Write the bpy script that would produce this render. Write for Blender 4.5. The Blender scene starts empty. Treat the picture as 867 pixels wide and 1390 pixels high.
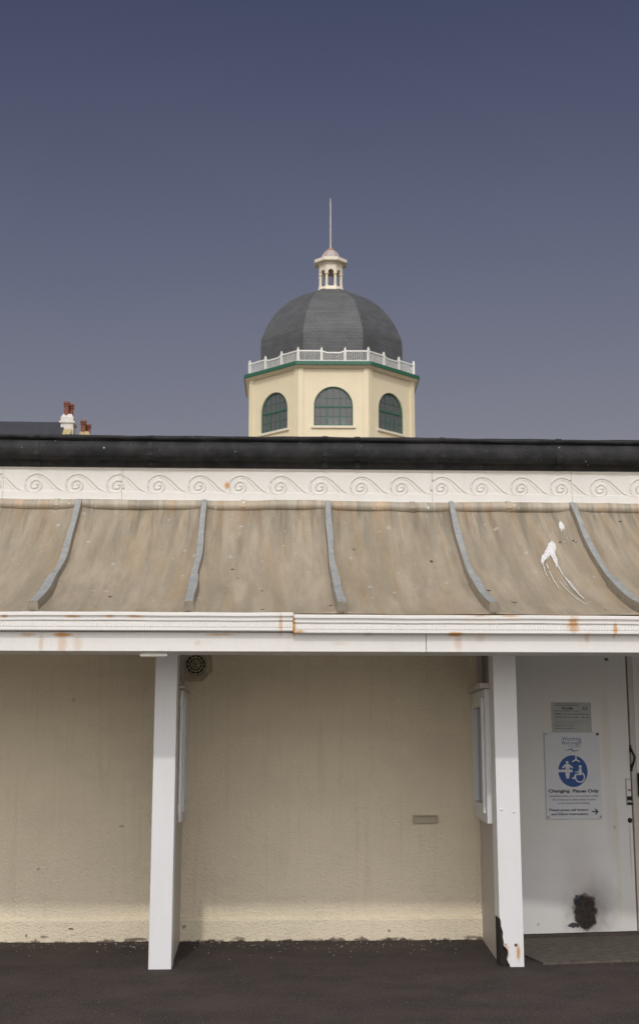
import bpy, bmesh, math, random
from mathutils import Vector, Matrix
from mathutils.geometry import tessellate_polygon
random.seed(7)
R = math.radians
scene = bpy.context.scene
COL = scene.collection
pi = math.pi

# ------------------------------------------------------------------ camera
F, CX, CY = 1805., 433.5, 650.
PIT, YAW, EZ = R(11.3), R(2.4), 1.6
cam = bpy.data.cameras.new('camera'); co = bpy.data.objects.new('camera', cam); COL.objects.link(co)
co.location = (0, 0, EZ); co.rotation_euler = (R(90) + PIT, 0, -YAW)
cam.sensor_fit = 'VERTICAL'; cam.sensor_height = 36 * 1390 / 1300; cam.sensor_width = 24
cam.lens = F / 1390 * cam.sensor_height
cam.shift_y = -45 / 1390; cam.clip_end = 3000; cam.clip_start = .05
cam.dof.use_dof = True; cam.dof.focus_distance = 10.2; cam.dof.aperture_fstop = 6.3
scene.camera = co

def ray(px, py):
    u = (px - CX) / F; v = (CY - py) / F
    y = math.cos(PIT) - v * math.sin(PIT); z = math.sin(PIT) + v * math.cos(PIT)
    return Vector((u * math.cos(YAW) + y * math.sin(YAW), -u * math.sin(YAW) + y * math.cos(YAW), z))
def at(px, py, Y):
    r = ray(px, py); t = Y / r.y
    return r.x * t, EZ + r.z * t

# ------------------------------------------------------------------ materials
class N:
    """small node helper"""
    def __init__(s, name, base=(.5, .5, .5), rough=.6, metal=0, spec=.5):
        s.m = bpy.data.materials.new(name); s.m.use_nodes = True
        s.t = s.m.node_tree; s.b = s.t.nodes['Principled BSDF']
        s.b.inputs['Base Color'].default_value = (*base, 1)
        s.b.inputs['Roughness'].default_value = rough
        s.b.inputs['Metallic'].default_value = metal
        s.b.inputs['Specular IOR Level'].default_value = spec
    def n(s, ty, **k):
        x = s.t.nodes.new(ty)
        for a, v in k.items(): setattr(x, a, v)
        return x
    def link(s, a, b): s.t.links.new(a, b)
    def pos(s):
        return s.n('ShaderNodeNewGeometry').outputs['Position']
    def obj(s):
        return s.n('ShaderNodeTexCoord').outputs['Object']
    def uv(s):
        return s.n('ShaderNodeTexCoord').outputs['UV']
    def mapv(s, v, scale=(1, 1, 1), loc=(0, 0, 0)):
        m = s.n('ShaderNodeMapping'); s.link(v, m.inputs[0])
        m.inputs['Scale'].default_value = scale; m.inputs['Location'].default_value = loc
        return m.outputs[0]
    def noise(s, v, scale=5, detail=4, rough=.55, dist=0):
        n = s.n('ShaderNodeTexNoise'); s.link(v, n.inputs['Vector'])
        n.inputs['Scale'].default_value = scale; n.inputs['Detail'].default_value = detail
        n.inputs['Roughness'].default_value = rough; n.inputs['Distortion'].default_value = dist
        return n.outputs['Fac']
    def vor(s, v, scale=5, feature='F1'):
        n = s.n('ShaderNodeTexVoronoi', feature=feature); s.link(v, n.inputs['Vector'])
        n.inputs['Scale'].default_value = scale
        return n.outputs['Distance']
    def rng(s, v, a, b, c=0, d=1, smooth=False):
        n = s.n('ShaderNodeMapRange'); n.interpolation_type = 'SMOOTHSTEP' if smooth else 'LINEAR'
        s.link(v, n.inputs[0])
        for i, x in zip((1, 2, 3, 4), (a, b, c, d)): n.inputs[i].default_value = x
        return n.outputs[0]
    def math(s, op, a, b=None, clamp=False):
        n = s.n('ShaderNodeMath', operation=op, use_clamp=clamp)
        for i, x in enumerate((a, b)):
            if x is None: continue
            if isinstance(x, (int, float)): n.inputs[i].default_value = x
            else: s.link(x, n.inputs[i])
        return n.outputs[0]
    def mix(s, f, a, b, mode='MIX'):
        n = s.n('ShaderNodeMix', data_type='RGBA', blend_type=mode)
        for i, x in ((0, f), (6, a), (7, b)):
            if isinstance(x, (int, float)): n.inputs[i].default_value = x
            elif isinstance(x, tuple): n.inputs[i].default_value = (*x, 1)
            else: s.link(x, n.inputs[i])
        return n.outputs[2]
    def color(s, c): s.link(c, s.b.inputs['Base Color'])
    def bump(s, h, strength=.3, dist=.01):
        n = s.n('ShaderNodeBump'); n.inputs['Strength'].default_value = strength
        n.inputs['Distance'].default_value = dist; s.link(h, n.inputs['Height'])
        s.link(n.outputs[0], s.b.inputs['Normal'])
    def stain(s, v, x0, z0, wx, wz, fuzz=.5, nscale=25, soft=.35, axis=(0, 2)):
        """irregular blot centred at x0, z0 with half sizes wx, wz"""
        sp = s.n('ShaderNodeSeparateXYZ'); s.link(v, sp.inputs[0])
        dx = s.math('MULTIPLY', s.math('SUBTRACT', sp.outputs[axis[0]], x0), 1 / wx)
        dz = s.math('MULTIPLY', s.math('SUBTRACT', sp.outputs[axis[1]], z0), 1 / wz)
        d = s.math('SQRT', s.math('ADD', s.math('MULTIPLY', dx, dx), s.math('MULTIPLY', dz, dz)))
        nz = s.math('MULTIPLY', s.math('SUBTRACT', s.noise(v, nscale, 5, .65), .5), fuzz * 3)
        return s.rng(s.math('ADD', d, nz), 1 - soft, 1 + soft, 1, 0, True)

def paint(name, base, rough=.45, dirt=(.45, .40, .33), amount=.35, rust=(), bumps=.15, spec=.4):
    k = N(name, base, rough, spec=spec); p = k.pos()
    a = k.rng(k.noise(p, 3.1, 6, .6), .42, .75)
    st = k.rng(k.noise(k.mapv(p, (14, 14, 1.2)), 1, 5, .6), .5, .8)
    f = k.math('MULTIPLY', k.math('ADD', k.math('MULTIPLY', a, .5), k.math('MULTIPLY', st, .5)), amount)
    c = k.mix(f, base, dirt)
    sp = k.rng(k.noise(p, 90, 2, .5), .70, .76, 0, .5)
    c = k.mix(sp, c, (dirt[0] * .6, dirt[1] * .55, dirt[2] * .5))
    ch = k.math('MULTIPLY', k.rng(k.noise(k.mapv(p, (1, 1, 1), (3, 3, 3)), 30, 6, .75), .685, .70), k.rng(k.noise(p, 2.3, 2), .5, .6))
    c = k.mix(k.math('MULTIPLY', ch, .7), c, (.36, .31, .25))
    for (x, z, wx, wz, s_) in rust:
        m = k.stain(p, x, z, wx, wz, .5, 30, .6)
        c = k.mix(k.math('MULTIPLY', m, s_), c, (.50, .24, .05))
    k.color(c)
    k.bump(k.math('SUBTRACT', k.math('ADD', k.noise(p, 9, 3), k.math('MULTIPLY', k.noise(p, 70, 2), .3)), k.math('MULTIPLY', ch, .3)), bumps, .01)
    return k.m

def fx(px, py, Y): return at(px, py, Y)
FR = []   # rust on the eaves woodwork (x, z, wx, wz, strength)
for px, py, wx, wz, s_ in ((36, 861, .05, .012, .6), (8, 837, .02, .01, .8), (55, 872, .015, .06, .35), (85, 861, .06, .012, 1), (84, 873, .03, .07, .4), (105, 873, .03, .06, .25),
                           (100, 837, .05, .008, .8), (150, 837, .03, .008, .7), (185, 837, .05, .008, .7), (381, 848, .012, .07, .55), (399, 851, .010, .07, .9),
                           (405, 858, .04, .010, .8), (300, 861, .10, .008, .6), (500, 861, .03, .012, .3), (617, 861, .05, .012, 1), (622, 872, .025, .06, .35),
                           (652, 866, .03, .03, .25), (776, 848, .035, .05, .8), (833, 855, .015, .04, .8), (797, 866, .02, .03, .4), (460, 873, .05, .012, .2),
                           (650, 837, .05, .007, .5), (690, 837, .06, .007, .6), (268, 872, .02, .015, .25)):
    x, z = fx(px, py, 9.33); FR.append((x, z, wx, wz, s_))
M = {}
M['white_eaves'] = paint('white_eaves', (.70, .685, .65), .45, amount=.22, rust=FR)
M['white_frieze'] = paint('white_frieze', (.68, .66, .61), .55, dirt=(.5, .45, .37), amount=.30,
                          rust=[(*at(308, 659, 11.52), .018, .03, .9)])
bx, bz = at(700, 1290, 10.2)
M['white_post'] = paint('white_post', (.69, .69, .69), .4, amount=.2, bumps=.15,
                        rust=[(*at(703, 1293, 10.2), .012, .05, .9), (*at(686, 1292, 10.2), .02, .05, .8)])
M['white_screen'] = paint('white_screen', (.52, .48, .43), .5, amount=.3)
M['white_frame'] = paint('white_frame', (.70, .71, .72), .4, amount=.1)
M['ceiling'] = paint('ceiling', (.74, .70, .62), .6, amount=.3)

def wallmat():
    k = N('cream_render', rough=.85, spec=.2); p = k.pos()
    big = k.noise(p, 1.1, 4, .6)
    c = k.mix(k.rng(big, .35, .7), (.80, .71, .54), (.74, .655, .495))
    st = k.rng(k.noise(k.mapv(p, (22, 22, 1.0)), 1, 4, .6), .52, .8, 0, .30)
    c = k.mix(st, c, (.55, .45, .32))
    sp = k.n('ShaderNodeSeparateXYZ'); k.link(p, sp.inputs[0]); z = sp.outputs[2]
    # splashed and weathered foot of the wall
    fz = k.math('ADD', z, k.math('MULTIPLY', k.noise(p, 9, 5, .65), .14))
    foot = k.rng(fz, .068, .085, 1, 0)
    c = k.mix(foot, c, (.10, .07, .055))
    for (px, py, wx, wz, s_) in ((247, 937, .03, .05, .8), (97, 1261, .025, .008, .9), (36, 1270, .01, .012, .8), (185, 1275, .09, .012, .9), (250, 1258, .015, .015, .7),
                                 (640, 1272, .06, .012, .6), (528, 1263, .012, .012, .6), (100, 950, .012, .02, .3), (165, 1122, .02, .01, .4),
                                 (52, 1180, .01, .01, .5), (325, 1274, .05, .012, .6), (60, 1272, .03, .01, .7)):
        x, zz = at(px, py, 11.58)
        c = k.mix(k.math('MULTIPLY', k.stain(p, x, zz, wx, wz, .7, 40), s_), c, (.06, .045, .035))
    cr_ = k.n('ShaderNodeTexVoronoi', feature='DISTANCE_TO_EDGE'); cr_.inputs['Scale'].default_value = .8
    wp_ = k.n('ShaderNodeVectorMath', operation='ADD'); nn = k.n('ShaderNodeTexNoise'); k.link(p, nn.inputs['Vector']); nn.inputs['Scale'].default_value = 5; nn.inputs['Detail'].default_value = 5
    sc_ = k.n('ShaderNodeVectorMath', operation='SCALE'); k.link(nn.outputs['Color'], sc_.inputs[0]); sc_.inputs['Scale'].default_value = .35
    k.link(p, wp_.inputs[0]); k.link(sc_.outputs[0], wp_.inputs[1]); k.link(wp_.outputs[0], cr_.inputs['Vector'])
    crk = k.math('MULTIPLY', k.rng(cr_.outputs['Distance'], .0, .004, 1, 0), k.rng(k.noise(p, 1.7, 2), .52, .6))
    c = k.mix(k.math('MULTIPLY', crk, .12), c, (.30, .24, .17))
    c = k.mix(k.rng(k.noise(k.mapv(p, (1, 1, 2.2), (2, 5, 1)), 1.6, 5, .65), .48, .72, 0, .32), c, (.62, .54, .42))
    k.color(c)
    h = k.noise(p, 42, 3, .55, .4); h2 = k.rng(k.vor(k.mapv(p, (1, 1, 1.25)), 48), .05, .6)
    k.bump(k.math('ADD', k.math('ADD', h, k.math('MULTIPLY', h2, .5)), k.math('MULTIPLY', k.noise(p, 6, 2), .6)), .8, .010)
    return k.m
M['render'] = wallmat()

def leadmat(name, a, b, o, rough=.6, streak=1.):
    k = N(name, rough=rough, spec=.35); p = k.pos()
    s1 = k.noise(k.mapv(p, (6.5, .8, .8)), 1, 7, .62)
    s2 = k.noise(k.mapv(p, (15, 1.1, 1.1), (3, 1, 0)), 1, 6, .62)
    s3 = k.noise(k.mapv(p, (6, .5, .5), (9, 4, 2)), 1, 4, .6)
    c = k.mix(k.rng(s1, .40, .60), a, b)
    c = k.mix(k.math('MULTIPLY', k.rng(s3, .50, .66), .6 * streak), c, o)
    sp = k.n('ShaderNodeSeparateXYZ'); k.link(p, sp.inputs[0])
    up = k.rng(k.math('ADD', sp.outputs[2], k.math('MULTIPLY', k.noise(k.mapv(p, (8, .3, .3)), 1, 3), .6)), 3.25, 3.95, .06, 1)      # run-off stains below the flashing
    c = k.mix(k.math('MULTIPLY', k.math('MULTIPLY', k.rng(s2, .47, .62), up), .55 * streak), c, (.20, .19, .165))
    c = k.mix(k.math('MULTIPLY', k.math('MULTIPLY', k.rng(k.noise(k.mapv(p, (11, .9, .9), (5, 9, 2)), 1, 5, .6), .51, .62), up), .5 * streak), c, (.52, .33, .18))
    c = k.mix(k.rng(k.noise(k.mapv(p, (7, 1.6, 1.6)), 1, 6, .68), .45, .72, 0, .35), c, (.34, .29, .22))
    def specks(scale, size, keep, col, f, c, off):
        q = k.mapv(p, (1, 1, 1), off)
        n = k.n('ShaderNodeTexVoronoi'); k.link(k.mapv(p, (1, .8, .8), off), n.inputs['Vector']); n.inputs['Scale'].default_value = scale
        sp_ = k.n('ShaderNodeSeparateColor'); k.link(n.outputs['Color'], sp_.inputs[0])
        d = k.math('ADD', n.outputs['Distance'], k.math('MULTIPLY', k.math('SUBTRACT', k.noise(q, scale * 5, 2), .5), size * 1.6))
        size_ = k.math('MULTIPLY', sp_.outputs[1], size)
        m = k.math('MULTIPLY', k.math('LESS_THAN', d, size_), k.math('GREATER_THAN', sp_.outputs[0], keep))
        return k.mix(k.math('MULTIPLY', m, f), c, col)
    c = k.mix(k.rng(k.noise(k.mapv(p, (12, .7, .7), (4, 2, 8)), 1, 5, .6), .54, .70, 0, .30), c, (.70, .61, .46))
    c = specks(11, .22, .72, (.68, .66, .62), .8, c, (0, 0, 0))
    c = specks(26, .25, .86, (.66, .64, .60), .7, c, (2, 3, 1))
    c = specks(8, .17, .80, (.055, .05, .045), .85, c, (5, 5, 5))
    c = specks(5, .11, .84, (.16, .175, .19), .7, c, (8, 1, 5))
    c = k.mix(k.rng(k.noise(k.mapv(p, (14, 3, 3), (1, 2, 3)), 1, 6, .7), .50, .75, 0, .30), c, (.30, .255, .20))
    k.color(c)
    k.bump(k.math('ADD', k.noise(p, 3.5, 3, .5), k.math('MULTIPLY', k.noise(p, 30, 3), .12)), .5, .03)
    return k.m
M['lead'] = leadmat('weathered_lead', (.53, .455, .335), (.66, .575, .44), (.60, .46, .29))
M['lead_roll'] = leadmat('lead_flashing', (.36, .31, .235), (.46, .41, .32), (.20, .165, .12), streak=1.1)

def ribmat(name, c1, c2):
    k = N(name, rough=.5, spec=.4); p = k.pos()
    c = k.mix(k.rng(k.noise(p, 12, 5, .65), .35, .68), c1, c2)
    c = k.mix(k.rng(k.noise(p, 45, 3), .62, .75, 0, .6), c, (.12, .10, .08))
    k.color(c); k.bump(k.noise(p, 22, 3), .35, .01)
    return k.m
M['rib_top'] = ribmat('grey_lead', (.24, .25, .245), (.34, .35, .335))
M['rib_side'] = ribmat('brown_lead', (.30, .255, .19), (.20, .175, .14))

def blackmat():
    k = N('black_bitumen', rough=.6, spec=.22); p = k.pos()
    c = k.mix(k.rng(k.noise(p, 6, 6, .65), .4, .75), (.012, .012, .013), (.036, .035, .034))
    c = k.mix(k.rng(k.noise(p, 26, 2, .5), .755, .77), c, (.4, .4, .38))
    k.color(c); k.bump(k.math('ADD', k.noise(p, 5, 3), k.math('MULTIPLY', k.noise(p, 40, 3), .2)), .5, .02)
    return k.m
M['black'] = blackmat()

def plain(name, c, rough=.6, metal=0, var=.25, scale=8, bump=.1, spec=.4):
    k = N(name, c, rough, metal, spec); p = k.pos()
    d = tuple(x * (1 - var) for x in c)
    k.color(k.mix(k.rng(k.noise(p, scale, 5, .6), .35, .7), c, d))
    k.bump(k.noise(p, scale * 4, 3), bump, .01)
    return k.m
M['dark'] = plain('dark_interior', (.012, .011, .010), .8)
M['timber'] = plain('rotten_timber', (.022, .016, .012), .9, bump=.8)
M['fan'] = plain('grimy_plastic', (.55, .46, .33), .6, var=.5, scale=18)
M['fan_grille'] = plain('grimy_grille', (.62, .54, .40), .5, var=.5, scale=30)
M['rust'] = plain('rust', (.20, .075, .025), .85, var=.6, scale=60, bump=.4)
M['ivory'] = plain('ivory_plastic', (.66, .63, .56), .4, var=.08)
M['plate'] = plain('painted_plate', (.50, .44, .33), .6, var=.15)
M['metal'] = plain('dull_metal', (.30, .29, .27), .4, .5, var=.3, scale=40)
M['red'] = plain('red_dot', (.35, .03, .03), .4)
M['handle'] = plain('dark_iron', (.018, .014, .012), .5, .3, var=.4, scale=50)
M['sign'] = plain('sign_white', (.58, .60, .63), .3, var=.06, scale=5, bump=.0)
M['sign_grey'] = plain('sign_grey', (.38, .39, .38), .35, var=.1, scale=5, bump=.0)
M['ink'] = plain('sign_ink', (.03, .03, .035), .5, bump=0)
M['ink_grey'] = plain('sign_ink_grey', (.13, .13, .14), .5, bump=0)
M['blue'] = plain('sign_blue', (.0, .055, .24), .35, var=.05, bump=0)
M['ink_blue'] = plain('sign_ink_blue', (.06, .12, .30), .5, bump=0)
M['ink_pale'] = plain('sign_ink_pale', (.28, .33, .42), .5, bump=0)
k_ = N('bird_dropping', rough=.8); p_ = k_.pos()
k_.color(k_.mix(k_.rng(k_.noise(p_, 30, 6, .8), .46, .60), (.66, .67, .68), (.54, .47, .37)))
k_.bump(k_.noise(p_, 60, 3), .4, .01); M['dropping'] = k_.m
M['cream'] = plain('cream_paint', (.78, .68, .47), .6, var=.05, scale=1.2, bump=.04)
M['cream_trim'] = plain('pale_trim', (.74, .66, .52), .6, var=.06, scale=2, bump=.03)
M['cream_dark'] = plain('tower_inside', (.28, .25, .22), .8, var=.2, scale=1)
M['green'] = plain('green_paint', (.035, .14, .085), .45, var=.2, scale=6, bump=.03)
M['white_rail'] = plain('white_rail', (.78, .76, .70), .5, var=.05, scale=3, bump=0)
M['spire'] = plain('spire_lead', (.46, .39, .36), .55, var=.25, scale=5)
M['sky_standin'] = plain('pale_sky_standin', (.80, .83, .90), .7, var=.1)  # sky brightness put into the colour of the added window panels
M['spire_paint'] = plain('spire_paint', (.52, .48, .42), .6, var=.05, bump=0)
M['copper'] = plain('copper_cap', (.42, .25, .19), .5, var=.3, scale=9)
M['pot'] = plain('terracotta', (.26, .095, .06), .8, var=.4, scale=6)
M['chimney'] = plain('white_stucco', (.68, .65, .60), .8, var=.2, scale=2.5)
M['lichen'] = plain('lichen_mortar', (.52, .42, .22), .85, var=.4, scale=6)
M['house_slate'] = plain('house_slate', (.045, .047, .055), .6, var=.3, scale=3)
M['stucco'] = plain('house_stucco', (.60, .57, .50), .8, var=.15, scale=1)
M['concrete'] = plain('concrete', (.12, .10, .08), .9, var=.5, scale=14, bump=.6)
M['threshold'] = plain('threshold_board', (.075, .058, .045), .9, var=.4, scale=22, bump=.6)
M['prom'] = plain('promenade', (.52, .49, .43), .9, var=.2, scale=.7, bump=.3)
M['grit'] = plain('grit', (.38, .34, .28), .9, var=.6, scale=60)
M['brick'] = plain('far_wall', (.5, .45, .38), .9, var=.2, scale=1)

def glassmat(name='window_glass', rough=.04, tr=.75, tint=(.75, .8, .8)):
    k = N(name, (.5, .5, .5), .05)
    t = k.t; out = t.nodes['Material Output']
    g = k.n('ShaderNodeBsdfGlossy'); g.inputs['Roughness'].default_value = rough
    tr_ = k.n('ShaderNodeBsdfTransparent'); tr_.inputs[0].default_value = (*tint, 1)
    fr = k.n('ShaderNodeFresnel'); fr.inputs[0].default_value = 1.5
    mx = k.n('ShaderNodeMixShader'); k.link(fr.outputs[0], mx.inputs[0]); k.link(tr_.outputs[0], mx.inputs[1]); k.link(g.outputs[0], mx.inputs[2])
    d = k.n('ShaderNodeBsdfDiffuse'); d.inputs[0].default_value = (.36, .34, .35, 1)
    m2 = k.n('ShaderNodeMixShader'); m2.inputs[0].default_value = 1 - tr; k.link(mx.outputs[0], m2.inputs[1]); k.link(d.outputs[0], m2.inputs[2])
    k.link(m2.outputs[0], out.inputs[0]); t.nodes.remove(k.b)
    return k.m
M['glass'] = glassmat(tr=.72)
M['dark_glass'] = plain('dark_glass', (.012, .013, .014), .08, bump=0)

def slatemat():
    k = N('dome_slate', rough=.55, spec=.4); u = k.uv(); p = k.pos()
    b = k.n('ShaderNodeTexBrick'); k.link(u, b.inputs['Vector'])
    b.inputs['Scale'].default_value = 1; b.inputs['Brick Width'].default_value = .30; b.inputs['Row Height'].default_value = .19
    b.inputs['Mortar Size'].default_value = .018; b.inputs['Mortar Smooth'].default_value = .3
    b.inputs['Color1'].default_value = (.074, .077, .078, 1); b.inputs['Color2'].default_value = (.088, .091, .092, 1)
    b.inputs['Mortar'].default_value = (.062, .065, .066, 1)
    c = k.mix(k.rng(k.noise(p, 1.6, 5, .6), .42, .75, 0, .55), b.outputs['Color'], (.125, .13, .13))
    c = k.mix(k.rng(k.noise(k.mapv(p, (.5, .5, 9)), 1, 4, .6), .48, .7, 0, .35), c, (.15, .155, .155))
    k.color(c); k.bump(b.outputs['Fac'], .4, -.02)
    return k.m
M['slate'] = slatemat()

def asphalt():
    k = N('asphalt', rough=.9, spec=.2); p = k.pos()
    c = k.mix(k.rng(k.noise(p, 2.2, 6, .6), .35, .7), (.062, .047, .041), (.034, .028, .026))
    c = k.mix(k.rng(k.noise(p, 70, 2, .5), .58, .70, 0, .8), c, (.15, .125, .105))
    c = k.mix(k.rng(k.noise(k.mapv(p, (1, 1, 1), (4, 4, 4)), 34, 2), .735, .75, 0, .8), c, (.36, .33, .29))
    k.color(c); k.bump(k.noise(p, 75, 3, .6), .9, .01)
    return k.m
M['asphalt'] = asphalt()

# ------------------------------------------------------------------ object helpers
def wm(o):
    m = Matrix.Translation(o.location) @ o.rotation_euler.to_matrix().to_4x4()
    return wm(o.parent) @ m if o.parent else m
def tag(o, label=None, cat=None, group=None, kind=None):
    if label: o['label'] = label
    if cat: o['category'] = cat
    if group: o['group'] = group
    if kind: o['kind'] = kind
    return o
def empty(name, loc, rz=0):
    o = bpy.data.objects.new(name, None); COL.objects.link(o)
    o.location = loc; o.rotation_euler = (0, 0, rz); o.empty_display_size = .2
    return o
def build(name, bm, mat, parent=None, local=False, smooth=False, bevel=0, loc=None, rz=0):
    """bm in world coordinates unless local=True (coordinates of the parent)"""
    me = bpy.data.meshes.new(name)
    bmesh.ops.recalc_face_normals(bm, faces=bm.faces[:])
    if smooth:
        for f in bm.faces: f.smooth = True
    bm.to_mesh(me); bm.free()
    o = bpy.data.objects.new(name, me); COL.objects.link(o)
    for m in (mat if isinstance(mat, (list, tuple)) else [mat]): me.materials.append(M[m])
    if parent:
        o.parent = parent
        if not local: me.transform(wm(parent).inverted())
    elif loc is not None:
        o.location = loc; o.rotation_euler = (0, 0, rz)
        if not local: me.transform(wm(o).inverted())
    if bevel:
        b = o.modifiers.new('bevel', 'BEVEL'); b.width = bevel; b.segments = 2; b.limit_method = 'ANGLE'; b.angle_limit = R(40)
    return o
def box(bm, x0, x1, y0, y1, z0, z1, mi=0, mtx=None):
    v = [Vector((x, y, z)) for z in (z0, z1) for (x, y) in ((x0, y0), (x1, y0), (x1, y1), (x0, y1))]
    if mtx: v = [mtx @ a for a in v]
    v = [bm.verts.new(a) for a in v]
    for q in ((0, 1, 2, 3), (4, 5, 6, 7), (0, 1, 5, 4), (1, 2, 6, 5), (2, 3, 7, 6), (3, 0, 4, 7)):
        f = bm.faces.new([v[i] for i in q]); f.material_index = mi
def Box(*a, **k):
    bm = bmesh.new(); box(bm, *a, **k); return bm
def plate(bm, outer, holes, fn, d0, d1):
    """flat plate with holes: 2d points mapped by fn(x, y, depth)"""
    loops = [outer] + list(holes)
    flat = [p for l in loops for p in l]
    tris = tessellate_polygon([[Vector((p[0], p[1], 0)) for p in l] for l in loops])
    A = [bm.verts.new(fn(p[0], p[1], d0)) for p in flat]
    B = [bm.verts.new(fn(p[0], p[1], d1)) for p in flat]
    for t in tris:
        for V in (A, B):
            try: bm.faces.new([V[i] for i in t])
            except ValueError: pass
    k = 0
    for l in loops:
        n = len(l)
        for i in range(n):
            a, b = k + i, k + (i + 1) % n
            bm.faces.new((A[a], A[b], B[b], B[a]))
        k += n
def tube(bm, pts, rad, seg=8, cap=True, flat=None):
    """rad: number or list; flat=(axis vector, factor) squashes along axis"""
    pts = [Vector(p) for p in pts]; n = len(pts); rings = []
    for i, p in enumerate(pts):
        t = (pts[min(i + 1, n - 1)] - pts[max(i - 1, 0)]).normalized()
        a = Vector((0, 0, 1)) if abs(t.z) < .95 else Vector((0, 1, 0))
        u = t.cross(a).normalized(); w = u.cross(t).normalized()
        r = rad[i] if isinstance(rad, (list, tuple)) else rad
        ring = []
        for s in range(seg):
            th = 2 * pi * s / seg
            off = (u * math.cos(th) + w * math.sin(th)) * r
            if flat: off = off - flat[0] * off.dot(flat[0]) * (1 - flat[1])
            ring.append(bm.verts.new(p + off))
        rings.append(ring)
    for i in range(n - 1):
        for s in range(seg):
            bm.faces.new((rings[i][s], rings[i][(s + 1) % seg], rings[i + 1][(s + 1) % seg], rings[i + 1][s]))
    if cap:
        bm.faces.new(rings[0]); bm.faces.new(rings[-1])
def extrude_x(bm, prof, xs, wob=None, closed=True, caps=True):
    """profile [(y, z)] swept along x stations xs"""
    rows = []
    for x in xs:
        rows.append([bm.verts.new((x, y + (wob(x, i)[0] if wob else 0), z + (wob(x, i)[1] if wob else 0))) for i, (y, z) in enumerate(prof)])
    n = len(prof)
    for a, b in zip(rows, rows[1:]):
        for i in range(n if closed else n - 1):
            j = (i + 1) % n
            bm.faces.new((a[i], b[i], b[j], a[j]))
    if closed and caps:
        bm.faces.new(rows[0]); bm.faces.new(rows[-1])
def smooth_path(pts, sub=6):
    P = [Vector(p) for p in pts]; out = []
    for i in range(len(P) - 1):
        p0, p1, p2, p3 = P[max(i - 1, 0)], P[i], P[i + 1], P[min(i + 2, len(P) - 1)]
        for k in range(sub):
            t = k / sub
            out.append(.5 * ((2 * p1) + (p2 - p0) * t + (2 * p0 - 5 * p1 + 4 * p2 - p3) * t * t + (3 * p1 - p0 - 3 * p2 + p3) * t ** 3))
    out.append(P[-1]); return out
def frange(a, b, n): return [a + (b - a) * i / n for i in range(n + 1)]

# ------------------------------------------------------------------ ground
bm = bmesh.new()
xs = [-900, -60, -12, 12, 60, 900]
for a, b in zip(xs, xs[1:]):
    for c, d in zip([-600, 7.2, 40, 1500], [7.2, 40, 1500]):
        bm.faces.new([bm.verts.new((x, y, 0)) for x, y in ((a, c), (b, c), (b, d), (a, d))])
bmesh.ops.remove_doubles(bm, verts=bm.verts[:], dist=.001)
tag(build('ground', bm, 'asphalt'), kind='structure')
bm = Box(-40, 40, -45, 7.4, -.05, .004)
tag(build('promenade', bm, 'prom'), kind='structure')

# ------------------------------------------------------------------ shelter
WX0, WX1 = -7.02, 8.12
WY = 11.60          # face of rear wall
shelter = empty('seaside_shelter', (0, WY, 0))
tag(shelter, 'long low cream and white seafront shelter with curved lead canopy and black roof edge', 'shelter')
TH = R(9); DO = Vector((1.93, 11.52, 0))
DU = Vector((math.cos(TH), math.sin(TH), 0)); DN = Vector((math.sin(TH), -math.cos(TH), 0))
DM = Matrix.Translation(DO) @ Matrix.Rotation(TH, 4, 'Z')
def dl(px, py):
    r = ray(px, py); o = Vector((0, 0, EZ))
    t = (DO - o).dot(DN) / r.dot(DN); p = o + r * t
    return (p - DO).dot(DU), p.z

# rear wall with its plinth
rw = build('rear_wall', Box(WX0, 1.90, WY, WY + .25, 0, 3.64), 'render', shelter)
pl = bmesh.new()
xs = frange(WX0, 1.86, 220)
extrude_x(pl, [(WY + .02, 0), (WY - .022, 0), (WY - .024, .165), (WY - .018, .182), (WY + .02, .196)], xs,
          lambda x, i: ((.004 * math.sin(x * 3.1 + 1), .003 * math.sin(x * 5)) if i in (1, 2, 3) else (0, 0)))
build('plinth', pl, 'render', rw)
build('end_wall', Box(WX0 - .25, WX0 - .004, WY, 16, 0, 3.64), 'render', shelter)
build('end_wall', Box(WX1 + .004, WX1 + .25, WY, 16, 0, 3.64), 'render', shelter)
build('back_wall', Box(WX0, WX1, 15.8, 16, 0, 3.64), 'render', shelter)
build('flat_roof', Box(WX0 - .25, WX1 + .25, 11.75, 16.1, 4.05, 4.18), 'black', shelter)
build('upper_wall', Box(WX0 - .25, WX1 + .25, 11.66, 11.9, 3.645, 4.05), 'white_frieze', shelter)
# wall above and beside the door, at the door's own angle
wl = bmesh.new(); box(wl, .0, 6.6, .10, .30, 0, 3.55, mtx=DM)
build('entrance_wall', wl, 'white_screen', shelter)

# ceiling under the canopy
build('ceiling', Box(WX0, WX1, 9.70, 11.598, 2.475, 2.50), 'ceiling', shelter)
build('ceiling', Box(1.905, WX1, 11.602, 13.2, 2.475, 2.50), 'ceiling', shelter)

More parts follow.
